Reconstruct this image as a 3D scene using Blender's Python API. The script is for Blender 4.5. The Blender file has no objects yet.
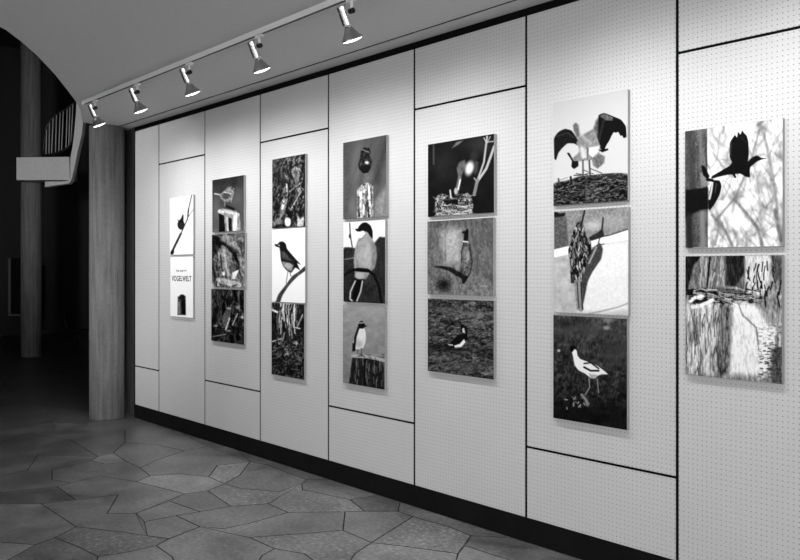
import bpy, bmesh, math, random
import numpy as np
from mathutils import Vector, Matrix
random.seed(7)
scene = bpy.context.scene
C = scene.collection

# ------------------------------------------------------------------ camera and measuring
F_PX = 829.0
TH = math.atan2(731, 829)
CT, ST = math.cos(TH), math.sin(TH)
FW, RT = (-CT, ST), (ST, CT)
CAM = (0.0, -3.88, 1.645)
HORIZ = 269.5
CEIL = 3.223
EDGE = 0.021          # thickness of the photo boards

def ray(x, y):
    a = (x - 400) / F_PX; b = (HORIZ - y) / F_PX
    return FW[0] + RT[0] * a, FW[1] + RT[1] * a, b
def at_y(x, y, Y):
    r = ray(x, y); t = (Y - CAM[1]) / r[1]
    return Vector((r[0] * t, Y, CAM[2] + r[2] * t))
def at_z(x, y, Z):
    r = ray(x, y); t = (Z - CAM[2]) / r[2]
    return Vector((r[0] * t, CAM[1] + r[1] * t, Z))
def at_d(x, y, t):
    r = ray(x, y)
    return Vector((r[0] * t, CAM[1] + r[1] * t, CAM[2] + r[2] * t))
def project(X, Y, Z):
    dx, dy, dz = X - CAM[0], Y - CAM[1], Z - CAM[2]
    d = dx * FW[0] + dy * FW[1]
    l = dx * RT[0] + dy * RT[1]
    return 400 + F_PX * l / d, HORIZ - F_PX * dz / d

cd = bpy.data.cameras.new('camera'); cam = bpy.data.objects.new('camera', cd); C.objects.link(cam)
cam.location = CAM
cam.rotation_euler = (math.pi / 2, 0, math.atan2(-FW[0], FW[1]))
cd.sensor_width = 36; cd.lens = F_PX / 800 * 36; cd.shift_y = -10.5 / 800
cd.clip_end = 200
scene.camera = cam

# ------------------------------------------------------------------ materials
def new_mat(name):
    m = bpy.data.materials.new(name); m.use_nodes = True
    nt = m.node_tree; b = nt.nodes['Principled BSDF']
    return m, nt, b
def N(nt, kind, **kw):
    n = nt.nodes.new(kind)
    for k, v in kw.items():
        if k in n.inputs: n.inputs[k].default_value = v
        else: setattr(n, k, v)
    return n
def g(v): return (v, v, v, 1)
def plain(name, v, rough=0.5, metal=0.0, spec=.5, var=0.0, scale=20, bump=0.0, stretch=None):
    m, nt, b = new_mat(name)
    b.inputs['Roughness'].default_value = rough; b.inputs['Metallic'].default_value = metal; b.inputs['Specular IOR Level'].default_value = spec
    tc = N(nt, 'ShaderNodeTexCoord')
    mp = N(nt, 'ShaderNodeMapping'); nt.links.new(tc.outputs['Object'], mp.inputs['Vector'])
    if stretch: mp.inputs['Scale'].default_value = stretch
    nz = N(nt, 'ShaderNodeTexNoise', Scale=scale, Detail=5.0)
    nt.links.new(mp.outputs[0], nz.inputs['Vector'])
    r = N(nt, 'ShaderNodeMapRange'); nt.links.new(nz.outputs['Fac'], r.inputs['Value'])
    r.inputs['From Min'].default_value = .3; r.inputs['From Max'].default_value = .7
    r.inputs['To Min'].default_value = v * (1 - var); r.inputs['To Max'].default_value = v * (1 + var)
    nt.links.new(r.outputs[0], b.inputs['Base Color'])
    if bump:
        bp = N(nt, 'ShaderNodeBump', Strength=bump, Distance=0.01)
        nt.links.new(nz.outputs['Fac'], bp.inputs['Height']); nt.links.new(bp.outputs[0], b.inputs['Normal'])
    return m

def math_node(nt, op, a, b=None, c=None):
    n = nt.nodes.new('ShaderNodeMath'); n.operation = op
    for i, v in enumerate((a, b, c)):
        if v is None: continue
        if isinstance(v, (int, float)): n.inputs[i].default_value = v
        else: nt.links.new(v, n.inputs[i])
    return n.outputs[0]

def pegboard():
    m, nt, b = new_mat('white_perforated_board')
    b.inputs['Roughness'].default_value = .6
    tc = N(nt, 'ShaderNodeTexCoord'); sp = N(nt, 'ShaderNodeSeparateXYZ')
    nt.links.new(tc.outputs['Object'], sp.inputs[0])
    def cell(o):
        f = math_node(nt, 'FRACT', math_node(nt, 'MULTIPLY', o, 40.0))
        return math_node(nt, 'POWER', math_node(nt, 'SUBTRACT', f, .5), 2.0)
    d = math_node(nt, 'SQRT', math_node(nt, 'ADD', cell(sp.outputs['X']), cell(sp.outputs['Z'])))
    mr = N(nt, 'ShaderNodeMapRange'); mr.interpolation_type = 'SMOOTHSTEP'
    nt.links.new(d, mr.inputs['Value'])
    mr.inputs['From Min'].default_value = .07; mr.inputs['From Max'].default_value = .17
    mr.inputs['To Min'].default_value = 0; mr.inputs['To Max'].default_value = 1
    nz = N(nt, 'ShaderNodeTexNoise', Scale=170.0, Detail=3.0); nt.links.new(tc.outputs['Object'], nz.inputs['Vector'])
    n2 = N(nt, 'ShaderNodeTexNoise', Scale=2.2, Detail=3.0); nt.links.new(tc.outputs['Object'], n2.inputs['Vector'])
    a = math_node(nt, 'MULTIPLY_ADD', nz.outputs['Fac'], .34, .575 - .17)
    a = math_node(nt, 'ADD', a, math_node(nt, 'MULTIPLY_ADD', n2.outputs['Fac'], .06, -.03))
    mx = N(nt, 'ShaderNodeMix'); mx.data_type = 'FLOAT'
    nt.links.new(mr.outputs[0], mx.inputs[0]); mx.inputs[2].default_value = .25
    nt.links.new(a, mx.inputs[3])
    nt.links.new(mx.outputs[0], b.inputs['Base Color'])
    return m

M = {
 'peg': pegboard(),
 'black': plain('black_painted_backing', .004, .95, spec=.1),
 'plinth': plain('black_plinth_paint', .005, .8, spec=.12, var=.3, scale=6),
 'ceiling': plain('ceiling_plaster', .62, .9, var=.04, scale=60, bump=.15),
 'dark': plain('shade_dark_panelling', .024, .8, var=.3, scale=1.5, stretch=(1, 1, .1)),  # near-black tone puts the hall's dimness into the wall colour
 'dark2': plain('shade_dark_plaster', .03, .85, var=.25, scale=1.2, stretch=(1.5, 1.5, .1)),  # likewise darkened in colour so the atrium reads unlit
 'pier': plain('shadow_grey_concrete', .085, .85, var=.35, scale=9, stretch=(3, 3, .12)),  # dark tone stands in for the dim light beside the column
 'fascia': plain('pale_render', .62, .85, var=.05, scale=20),
 'rail': plain('black_iron', .01, .4),
 'baluster': plain('pale_painted_bar', .5, .5),
 'board': plain('shade_grey_board_edge', .3, .7),  # white board greyed so the colour carries the shade on its edges
 'edge_dark': plain('grey_board_edge', .22, .7),
 'track': plain('white_lacquered_track', .75, .35),
 'slot': plain('black_track_slot', .01, .5),
 'chrome': plain('polished_chrome', .85, .16, metal=1.0),
 'satin': plain('satin_aluminium', .5, .3, metal=1.0),
 'knob': plain('black_plastic_knob', .008, .35),
 'ink': plain('black_print_ink', .012, .7),
 'ink_grey': plain('grey_print_ink', .12, .7),
 'chair': plain('dark_chair_shell', .006, .5),
 'chair_leg': plain('dull_steel_leg', .06, .35, metal=.8),
 'frame': plain('light_window_frame', .14, .5),
 'glass': plain('dark_window_glass', .01, .1),
}
def concrete():
    m, nt, b = new_mat('board_marked_concrete')
    b.inputs['Roughness'].default_value = .85
    tc = N(nt, 'ShaderNodeTexCoord'); mp = N(nt, 'ShaderNodeMapping')
    mp.inputs['Scale'].default_value = (9, 9, .55)
    nt.links.new(tc.outputs['Object'], mp.inputs['Vector'])
    nz = N(nt, 'ShaderNodeTexNoise', Scale=3.0, Detail=6.0, Roughness=.6); nt.links.new(mp.outputs[0], nz.inputs['Vector'])
    n2 = N(nt, 'ShaderNodeTexNoise', Scale=38.0, Detail=3.0); nt.links.new(tc.outputs['Object'], n2.inputs['Vector'])
    r = N(nt, 'ShaderNodeValToRGB'); nt.links.new(nz.outputs['Fac'], r.inputs[0])
    r.color_ramp.elements[0].position = .28; r.color_ramp.elements[0].color = g(.085)
    r.color_ramp.elements[1].position = .72; r.color_ramp.elements[1].color = g(.2)
    mu = math_node(nt, 'MULTIPLY', r.outputs[0], math_node(nt, 'MULTIPLY_ADD', n2.outputs['Fac'], .5, .75))
    nt.links.new(mu, b.inputs['Base Color'])
    bp = N(nt, 'ShaderNodeBump', Strength=.3, Distance=.01)
    nt.links.new(nz.outputs['Fac'], bp.inputs['Height']); nt.links.new(bp.outputs[0], b.inputs['Normal'])
    return m
M['concrete'] = concrete()

def stone(name, use_attr):
    m, nt, b = new_mat(name)
    tc = N(nt, 'ShaderNodeTexCoord')
    n1 = N(nt, 'ShaderNodeTexNoise', Scale=2.4, Detail=6.0, Roughness=.62, Distortion=.4)
    n2 = N(nt, 'ShaderNodeTexNoise', Scale=34.0, Detail=4.0, Roughness=.7)
    n3 = N(nt, 'ShaderNodeTexNoise', Scale=11.0, Detail=4.0, Roughness=.7)
    for n in (n1, n2, n3): nt.links.new(tc.outputs['Object'], n.inputs['Vector'])
    if use_attr:
        at = N(nt, 'ShaderNodeAttribute'); at.attribute_name = 'shade'; base = at.outputs['Fac']
        at2 = N(nt, 'ShaderNodeAttribute'); at2.attribute_name = 'speckle'; sp = at2.outputs['Fac']
    else:
        vo = N(nt, 'ShaderNodeTexVoronoi', Scale=1.15)
        nt.links.new(tc.outputs['Object'], vo.inputs['Vector'])
        s = N(nt, 'ShaderNodeSeparateColor'); nt.links.new(vo.outputs['Color'], s.inputs[0])
        base = math_node(nt, 'MULTIPLY_ADD', s.outputs[0], .035, .1)
        sp = math_node(nt, 'MULTIPLY', s.outputs[1], .5)
    v = math_node(nt, 'MULTIPLY', base, math_node(nt, 'MULTIPLY_ADD', n1.outputs['Fac'], 1.9, -.12))
    v = math_node(nt, 'MULTIPLY', v, math_node(nt, 'MULTIPLY_ADD', n2.outputs['Fac'], 1.3, .25))
    hi = math_node(nt, 'MULTIPLY', math_node(nt, 'MAXIMUM', math_node(nt, 'SUBTRACT', n2.outputs['Fac'], .5), 0.0), sp)
    hi = math_node(nt, 'MULTIPLY', hi, math_node(nt, 'MULTIPLY', n3.outputs['Fac'], 1.6))
    v = math_node(nt, 'ADD', v, hi)
    if not use_attr:
        ve = N(nt, 'ShaderNodeTexVoronoi', Scale=1.15); ve.feature = 'DISTANCE_TO_EDGE'
        nt.links.new(tc.outputs['Object'], ve.inputs['Vector'])
        mr = N(nt, 'ShaderNodeMapRange'); nt.links.new(ve.outputs['Distance'], mr.inputs['Value'])
        mr.inputs['From Min'].default_value = .004; mr.inputs['From Max'].default_value = .012
        mr.inputs['To Min'].default_value = .35; mr.inputs['To Max'].default_value = 1
        v = math_node(nt, 'MULTIPLY', v, mr.outputs[0])
    nt.links.new(v, b.inputs['Base Color'])
    rr = math_node(nt, 'MULTIPLY_ADD', n1.outputs['Fac'], .3, .22)
    nt.links.new(rr, b.inputs['Roughness'])
    b.inputs['Specular IOR Level'].default_value = .5
    bp = N(nt, 'ShaderNodeBump', Strength=.12, Distance=.01)
    nt.links.new(n3.outputs['Fac'], bp.inputs['Height']); nt.links.new(bp.outputs[0], b.inputs['Normal'])
    return m
M['floor'] = stone('stone_floor_far', False)
M['flag'] = stone('flagstone', True)
M['grout'] = plain('dark_grout', .008, .9)

def emit(name, v, strength):
    m, nt, b = new_mat(name)
    b.inputs['Base Color'].default_value = g(v)
    b.inputs['Emission Color'].default_value = (1, 1, 1, 1); b.inputs['Emission Strength'].default_value = strength
    return m
M['lamp'] = emit('glowing_lamp', .9, 6.0)

def print_mat():
    m, nt, b = new_mat('monochrome_photo_print')
    at = N(nt, 'ShaderNodeAttribute'); at.attribute_name = 'tone'
    nt.links.new(at.outputs['Color'], b.inputs['Base Color'])
    b.inputs['Roughness'].default_value = .55; b.inputs['Specular IOR Level'].default_value = .06
    return m
M['print'] = print_mat()

# ------------------------------------------------------------------ mesh helpers
def link(name, bm, mat, parent=None, smooth=False):
    me = bpy.data.meshes.new(name)
    bmesh.ops.recalc_face_normals(bm, faces=bm.faces)
    bm.to_mesh(me); bm.free()
    if smooth:
        for p in me.polygons: p.use_smooth = True
    o = bpy.data.objects.new(name, me); C.objects.link(o)
    if mat: me.materials.append(mat)
    if parent: o.parent = parent
    return o
def tag(o, label=None, cat=None, group=None, kind=None):
    if label: o['label'] = label
    if cat: o['category'] = cat
    if group: o['group'] = group
    if kind: o['kind'] = kind
    return o
def empty(name, loc, label, cat, group=None):
    o = bpy.data.objects.new(name, None); o.empty_display_size = .05
    o.location = loc; C.objects.link(o)
    return tag(o, label, cat, group)
def box(bm, a, b, bevel=0.0):
    x0, y0, z0 = a; x1, y1, z1 = b
    vs = [bm.verts.new((x, y, z)) for x in (x0, x1) for y in (y0, y1) for z in (z0, z1)]
    fs = [(0, 1, 3, 2), (4, 6, 7, 5), (0, 4, 5, 1), (2, 3, 7, 6), (0, 2, 6, 4), (1, 5, 7, 3)]
    faces = [bm.faces.new([vs[i] for i in f]) for f in fs]
    if bevel:
        es = list({e for f in faces for e in f.edges})
        bmesh.ops.bevel(bm, geom=es, offset=bevel, segments=2, affect='EDGES', clamp_overlap=True)
    return bm
def tube(bm, pts, r, seg=10):
    pts = [Vector(p) for p in pts]; rings = []
    rr = r if isinstance(r, (list, tuple)) else [r] * len(pts)
    up = Vector((0, 0, 1))
    for i, p in enumerate(pts):
        d = (pts[min(i + 1, len(pts) - 1)] - pts[max(i - 1, 0)]).normalized()
        a = d.cross(up) if abs(d.z) < .95 else d.cross(Vector((1, 0, 0)))
        a.normalize(); b = d.cross(a).normalized()
        rings.append([bm.verts.new(p + (a * math.cos(2 * math.pi * k / seg) + b * math.sin(2 * math.pi * k / seg)) * rr[i]) for k in range(seg)])
    for A, B in zip(rings, rings[1:]):
        for k in range(seg): bm.faces.new((A[k], A[(k + 1) % seg], B[(k + 1) % seg], B[k]))
    bm.faces.new(rings[0]); bm.faces.new(rings[-1][::-1])
    return bm
def lathe(bm, prof, seg=32, mat=None, closed_ends=True):
    """prof: (radius, distance along axis -Z from the origin)"""
    rings = []
    for r, h in prof:
        rings.append([bm.verts.new((r * math.cos(2 * math.pi * k / seg), r * math.sin(2 * math.pi * k / seg), -h)) for k in range(seg)])
    for A, B in zip(rings, rings[1:]):
        for k in range(seg): bm.faces.new((A[k], A[(k + 1) % seg], B[(k + 1) % seg], B[k]))
    if closed_ends:
        bm.faces.new(rings[0]); bm.faces.new(rings[-1][::-1])
    return bm
def prism(bm, pts, off):
    """extrude polygon pts (list of Vectors) by vector off"""
    A = [bm.verts.new(p) for p in pts]; B = [bm.verts.new(Vector(p) + off) for p in pts]
    bm.faces.new(A); bm.faces.new(B[::-1])
    n = len(A)
    for i in range(n): bm.faces.new((A[i], A[(i + 1) % n], B[(i + 1) % n], B[i]))
    return bm

# ------------------------------------------------------------------ exhibition wall
SEAM = .0175; SEAM_Z = .014
X_END = -8.85
bm = bmesh.new(); box(bm, (X_END - .02, .003, 0), (2.6, .12, CEIL))
wall = link('wall_right', bm, M['black']); tag(wall, kind='structure')
LOW, HIGH = .576, 2.754
BOT, TOP = .150, 3.174
edges = [X_END] + [-8.25 + i for i in range(11)] + [2.6]
for i in range(len(edges) - 1):
    x0, x1 = edges[i] + SEAM / 2, edges[i + 1] - SEAM / 2
    cut = LOW if i % 2 == 0 else HIGH
    for z0, z1 in ((BOT, cut - SEAM_Z / 2), (cut + SEAM_Z / 2, TOP)):
        bm = bmesh.new(); box(bm, (x0, 0, z0), (x1, .0045, z1), .0006)
        link('wall_panel', bm, M['peg'], wall)
bm = bmesh.new(); box(bm, (X_END - .02, .0, 0), (2.6, .03, BOT - .004))
tag(link('baseboard_right', bm, M['plinth']), kind='structure')

# ------------------------------------------------------------------ ceiling with the curved opening
edge_px = [(6, 30), (20, 40.5), (38, 56.5), (55, 74.5), (68, 91), (76, 101.5), (80.5, 110), (82.5, 122)]
ce = [at_z(x, y, CEIL) for x, y in edge_px]
outer = [Vector(p + (CEIL,)) for p in ((-4.6, -9.0), (-4.65, -6.4), (-4.75, -4.6), (-4.95, -3.5), (-5.3, -2.75))]
chain = outer + ce
def ceil_piece(poly, name, par=None):
    bm = bmesh.new(); prism(bm, poly, Vector((0, 0, .34)))
    return link(name, bm, M['ceiling'], par)
G0, G1 = -.168, -.138
poly = [Vector((4.0, -9.0, CEIL))] + chain[:] + [Vector((-9.1, G0, CEIL)), Vector((4.0, G0, CEIL))]
poly[-3:-2] = poly[-3:-2]
ceiling = ceil_piece(poly, 'ceiling'); tag(ceiling, kind='structure')
bm = bmesh.new(); box(bm, (-9.1, G1, CEIL), (4.0, .12, CEIL + .34)); link('ceiling_border', bm, M['ceiling'], ceiling)
bm = bmesh.new(); box(bm, (-9.1, G0 - .001, CEIL + .006), (4.0, G1 + .001, CEIL + .3)); link('shadow_groove', bm, M['black'], ceiling)  # black block nearly fills the gap, its colour standing for shade

# ------------------------------------------------------------------ floor
floor_bm = bmesh.new(); box(floor_bm, (-22, -9, -.1), (4, 8, 0))
floor = link('floor', floor_bm, M['floor']); tag(floor, kind='structure')
ST_ = [
 ([(-20,504),(41,504),(76,527),(55,538),(36,545),(-20,541)], .135, .1),
 ([(-20,541),(36,545),(5,562),(-20,570)], .22, .1),
 ([(36,545),(55,538),(80,548),(98,557),(92,578),(-5,578),(5,562)], .125, .3),
 ([(-20,495),(57,487),(76,500),(41,504),(-20,504)], .062, .1),
 ([(41,504),(76,500),(118,495),(107,514),(136,513.6),(147,536),(120,532),(76,527)], .115, .1),
 ([(76,527),(120,532),(147,536),(168,539.5),(156,546),(130,552),(98,557),(80,548),(55,538)], .085, 1.0),
 ([(98,557),(130,552),(156,546),(172,557),(182,578),(92,578)], .15, .2),
 ([(71,483),(100,476),(136,482),(185,494),(136,513.6),(107,514),(118,495),(76,500),(57,487)], .118, .15),
 ([(136,513.6),(170,501.5),(200,512),(176,516),(144,522)], .13, .1),
 ([(170,501.5),(185,494),(207.5,491),(231,506.5),(200,512)], .105, .1),
 ([(144,522),(176,516),(200,527),(169,539),(147,536)], .125, .1),
 ([(176,516),(200,512),(231,506.5),(268,504),(288,512.7),(248,524),(223,529),(200,527)], .12, .3),
 ([(169,539.5),(200,527),(250,538),(274.5,549),(262,556),(248,578),(182,578),(172,557),(156,546)], .15, .3),
 ([(200,527),(223,529),(248,524),(288,512.7),(345,512),(343,530.5),(302,534),(258,537),(250,538)], .14, .2),
 ([(250,538),(258,537),(302,534),(343,530.5),(371.5,543),(355,554),(338,578),(304,554),(274.5,549)], .135, .9),
 ([(274.5,549),(304,554),(338,578),(248,578),(262,556)], .14, .2),
 ([(345,512),(398,511.4),(412.7,517),(371.5,543),(343,530.5)], .145, .2),
 ([(371.5,543),(412.7,517),(449,527),(471,536),(458,554),(400,546)], .16, .8),
 ([(371.5,543),(400,546),(458,554),(452,578),(338,578),(355,554)], .2, .6),
 ([(471,536),(512,538),(566,556),(640,580),(570,578),(495,556),(465,546)], .13, .3),
 ([(465,546),(495,556),(570,578),(452,578),(458,554)], .22, .3),
 ([(398,511.4),(412.7,517),(449,527),(471,536),(512,538),(460,521.5),(400,502.5)], .115, .4),
 ([(364.5,511.4),(398,511.4),(400,502.5),(378,495.5),(350,500)], .085, .4),
 ([(268,504),(301.6,484),(302.5,490),(350,500),(364.5,511.4),(345,512),(288,512.7)], .15, 1.0),
 ([(301.6,484),(311,481),(330,480),(378,495.5),(350,500),(302.5,490)], .12, .5),
 ([(224.5,484),(240,475),(250,462),(266.8,465),(307,480),(301.6,484),(279,492),(240,488.6)], .125, .4),
 ([(207.5,491),(224.5,484),(240,488.6),(279,492),(301.6,484),(268,504),(231,506.5)], .15, 1.0),
 ([(250,462),(266.8,465),(307,480),(330,480),(275,463),(238,451)], .09, .4),
 ([(217.3,465.5),(250,462),(240,475),(224.5,484),(208.8,477)], .17, 1.4),
 ([(136,482),(150,476),(180,474),(208.8,477),(224.5,484),(207.5,491),(185,494)], .2, .3),
 ([(157.5,460),(184,451),(208,447),(250,462),(217.3,465.5),(208.8,477),(180,474),(150,476),(140,468)], .14, .2),
 ([(91,461),(98,456.5),(113,453),(127,462),(105,464.2)], .17, .2),
 ([(91,461),(105,464.2),(127,462),(140,468),(150,476),(136,482),(100,476),(71,483),(52,480),(52,470)], .115, .2),
 ([(27,471),(38,455),(98,456.5),(91,461),(52,470),(52,480),(71,483),(57,487),(-20,495),(-20,480)], .085, .2),
 ([(127,462),(113,453),(125,443),(157,445),(184,451),(157.5,460),(140,468)], .13, .2),
 ([(-20,455),(-20,440),(30,434),(70,440),(98,456.5),(38,455),(27,471),(-20,480)], .075, .2),
 ([(30,434),(60,424),(125,430),(125,443),(113,453),(98,456.5),(70,440)], .1, .2),
 ([(125,443),(125,430),(150,425),(180,433),(208,447),(184,451),(157,445)], .13, .2),
]
fb = bmesh.new(); gb = bmesh.new()
sh = fb.faces.layers.float.new('shade'); spk = fb.faces.layers.float.new('speckle')
for pts, s, k in ST_:
    w = [at_z(x, y, 0) for x, y in pts]
    c = sum(w, Vector()) / len(w)
    try:
        gb.faces.new([gb.verts.new((p.x, p.y, .0012)) for p in w])
    except ValueError: pass
    # inset the stone towards its inside by half a joint
    n = len(w); area = sum(w[i].x * w[(i + 1) % n].y - w[(i + 1) % n].x * w[i].y for i in range(n))
    sg = 1 if area > 0 else -1; ins = []
    for i in range(n):
        a = (w[i] - w[i - 1]).normalized(); b = (w[(i + 1) % n] - w[i]).normalized()
        na = Vector((-a.y, a.x, 0)) * sg; nb = Vector((-b.y, b.x, 0)) * sg
        m = na + nb
        m = m / max(.5, m.dot(na)) if m.length > 1e-6 else na
        ins.append(w[i] + m * .0042)
    f = fb.faces.new([fb.verts.new((p.x, p.y, .002)) for p in ins]); f[sh] = .02 + s * 1.04; f[spk] = k * .9
bmesh.ops.triangulate(gb, faces=gb.faces[:])
bmesh.ops.triangulate(fb, faces=fb.faces[:])
link('floor_joints', gb, M['grout'], floor); 
o = link('floor_stones', fb, M['flag'], floor)

# ------------------------------------------------------------------ columns and the dark hall behind
def column(x, y, h, label):
    bm = bmesh.new()
    seg = 56
    rings = []
    for z, r in ((0, .182), (.012, .186), (h, .186)):
        rings.append([bm.verts.new((r * math.cos(2 * math.pi * k / seg), r * math.sin(2 * math.pi * k / seg), z)) for k in range(seg)])
    for A, B in zip(rings, rings[1:]):
        for k in range(seg): bm.faces.new((A[k], A[(k + 1) % seg], B[(k + 1) % seg], B[k]))
    bm.faces.new(rings[0]); bm.faces.new(rings[-1])
    o = link('concrete_column', bm, M['concrete']); o.location = (x, y, 0)
    for p in o.data.polygons: p.use_smooth = abs(p.normal.z) < .5
    return tag(o, label, 'column', kind='thing')
column(-9.05, -.235, CEIL, 'thick round concrete column at the far left end of the white panel wall')
column(-16.39, 1.265, 7.2, 'distant round concrete column in the dark hall, behind the pale balcony parapet')

def structure(name, a, b, mat, bevel=0):
    bm = bmesh.new(); box(bm, a, b, bevel)
    return tag(link(name, bm, mat), kind='structure')
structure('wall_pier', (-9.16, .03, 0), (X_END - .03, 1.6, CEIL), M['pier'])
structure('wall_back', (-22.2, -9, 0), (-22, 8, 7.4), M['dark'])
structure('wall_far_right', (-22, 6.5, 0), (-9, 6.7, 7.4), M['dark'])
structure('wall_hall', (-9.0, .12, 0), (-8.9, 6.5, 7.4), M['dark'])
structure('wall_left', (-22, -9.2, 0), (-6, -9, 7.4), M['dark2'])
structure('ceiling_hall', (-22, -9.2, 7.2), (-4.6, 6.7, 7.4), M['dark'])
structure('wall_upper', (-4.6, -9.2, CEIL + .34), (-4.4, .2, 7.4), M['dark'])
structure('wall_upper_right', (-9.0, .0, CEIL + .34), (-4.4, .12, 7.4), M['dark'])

# landing parapet of the upper floor
def facing_prism(name, px, d, thick, mat):
    bm = bmesh.new()
    pts = [at_d(x, y, d) for x, y in px]
    prism(bm, pts, Vector((FW[0], FW[1], 0)) * thick)
    return link(name, bm, mat)
par = facing_prism('balcony_parapet', [(16.5, 157.5), (69, 156.8), (70, 180), (16.5, 180)], 15.06, .36, M['fascia'])
tag(par, 'pale rectangular balcony parapet slab crossing in front of the distant column', 'balcony')
# the curved stair stringer that rises from the landing to the ceiling edge
inner = [(76.5, 100), (76, 112), (74.5, 130), (72.5, 147), (70.5, 157), (70.3, 180), (62, 181.5), (45, 181.5)]
outr = [(45, 187), (58, 185), (69, 183.5), (71.5, 180), (74, 170), (78, 150), (82, 133), (83, 122), (81.5, 112), (78, 102)]
st = facing_prism('curved_stair_stringer', inner + outr, 14.95, .13, M['fascia'])
tag(st, 'pale curved concrete stair edge sweeping up from the balcony parapet to the ceiling', 'stair')
# the railing
rl = empty('balcony_railing', at_d(60, 156, 15.2), 'curved dark iron railing with thin pale bars above the balcony parapet', 'railing')
def rel(p, root): return Vector(p) - root.location
def hdepth(x): return 15.2 - .1 * ((x - 44) / 31)
top = [(43.5, 156), (43.5, 146), (44, 138), (46, 129), (50, 120.5), (55, 115), (60, 112), (66, 109), (71, 105.5), (75.5, 101.5)]
botm = [(44, 155.5), (50, 154.5), (58, 152.5), (66, 149), (71, 144), (72.5, 135), (74, 120)]
bm = bmesh.new(); tube(bm, [rel(at_d(x, y, hdepth(x)), rl) for x, y in top], .018, 8); link('top_rail', bm, M['rail'], rl, True)
bm = bmesh.new(); tube(bm, [rel(at_d(x, y, hdepth(x)), rl) for x, y in botm], .018, 8); link('bottom_rail', bm, M['rail'], rl, True)
def interp(P, x):
    for (a, b), (c, d) in zip(P, P[1:]):
        if a <= x <= c and c > a: return b + (d - b) * (x - a) / (c - a)
    return P[-1][1]
TP = [p for p in top if p[1] < 140]; BP = [(44, 155.5), (50, 154.5), (58, 152.5), (66, 149), (71, 144)]
for xt, xb in ((46.5, 46), (49.5, 49), (53.2, 51.5), (56.5, 55.5), (60.2, 58.8), (63.4, 61.5), (67.2, 66), (70, 68.8), (73, 70.8)):
    bm = bmesh.new()
    tube(bm, [rel(at_d(xb, interp(BP, xb), hdepth(xb)), rl), rel(at_d(xt, interp(TP, xt), hdepth(xt)), rl)], .0085, 6)
    link('baluster', bm, M['baluster'], rl, True)

# window with a pale frame behind the distant column
w0, w1 = at_d(8.2, 316, 19.0), at_d(34, 252, 19.0)
bm = bmesh.new()
nrm = Vector((FW[0], FW[1], 0))
def quadpx(x0, y0, x1, y1, d): return [at_d(x, y, d) for x, y in ((x0, y0), (x1, y0), (x1, y1), (x0, y1))]
prism(bm, quadpx(9, 258, 34, 315, 19.0), nrm * .03)
win = link('window_1', bm, M['glass']); tag(win, kind='structure')
bm = bmesh.new()
for q in ((8.2, 258, 10.2, 316), (8.2, 314, 34, 316)):
    prism(bm, quadpx(*q, 18.97), nrm * .06)
link('window_frame', bm, M['frame'], win)

# ------------------------------------------------------------------ chair in the dark hall
cpos = at_z(77, 352, 0)
chair = empty('chair', (cpos.x, cpos.y, 0), 'dark moulded chair with thin steel legs standing in the unlit hall behind the column', 'chair')
R3 = Vector((RT[0], RT[1], 0)); F3 = Vector((FW[0], FW[1], 0)); U3 = Vector((0, 0, 1))
def cl(r, f, u): return R3 * r + F3 * f + U3 * u
bm = bmesh.new()
prof = [(-.20, .80, .012), (-.17, .62, .014), (-.12, .48, .016), (-.09, .45, .016)]
def sheet(bm, prof, half, n=9, dish=.03):
    grid = []
    for r, u, t in prof:
        grid.append([(bm.verts.new(cl(r + dish * (1 - (2 * j / n - 1) ** 2) * -1, half * (2 * j / n - 1), u)),
                      bm.verts.new(cl(r + .015 + dish * (1 - (2 * j / n - 1) ** 2) * -1, half * (2 * j / n - 1), u + .012))) for j in range(n + 1)])
    for a, b in zip(grid, grid[1:]):
        for j in range(n):
            for k in (0, 1): bm.faces.new((a[j][k], a[j + 1][k], b[j + 1][k], b[j][k]))
        for j in (0, n): bm.faces.new((a[j][0], a[j][1], b[j][1], b[j][0]))
    for a in (grid[0], grid[-1]):
        for j in range(n): bm.faces.new((a[j][0], a[j + 1][0], a[j + 1][1], a[j][1]))
sheet(bm, prof, .20); link('backrest', bm, M['chair'], chair, True)
bm = bmesh.new(); sheet(bm, [(-.10, .445, 0), (0, .435, 0), (.14, .44, 0), (.26, .45, 0), (.29, .43, 0)], .21, dish=.0)
link('seat', bm, M['chair'], chair, True)
for sr, sf in ((-1, -1), (-1, 1), (1, -1), (1, 1)):
    bm = bmesh.new()
    topp = cl(.07 + sr * .06, sf * .15, .435); foot = cl(.05 + sr * (.14 if sr < 0 else .20), sf * .2, .0)
    tube(bm, [foot, topp], .011, 8); link('leg', bm, M['chair_leg'], chair, True)

# ------------------------------------------------------------------ lighting track
TY = -.985
t = empty('lighting_track', (-3.5, TY, CEIL), 'long white ceiling lighting track running parallel to the panel wall', 'lighting track')
x0, x1 = -7.77 + 3.5, 2.0 + 3.5
bm = bmesh.new()
box(bm, (x0, 0, -.036), (x1, .004, 0)); box(bm, (x0, .032, -.036), (x1, .036, 0)); box(bm, (x0, .004, -.012), (x1, .032, 0))
link('track_profile', bm, M['track'], t)
bm = bmesh.new(); box(bm, (x0 + .001, .0041, -.034), (x1, .0319, -.0121)); link('conductor_slot', bm, M['slot'], t)
bm = bmesh.new(); box(bm, (x0 - .008, -.001, -.037), (x0, .037, 0), .001); link('end_cap', bm, M['track'], t)

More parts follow.
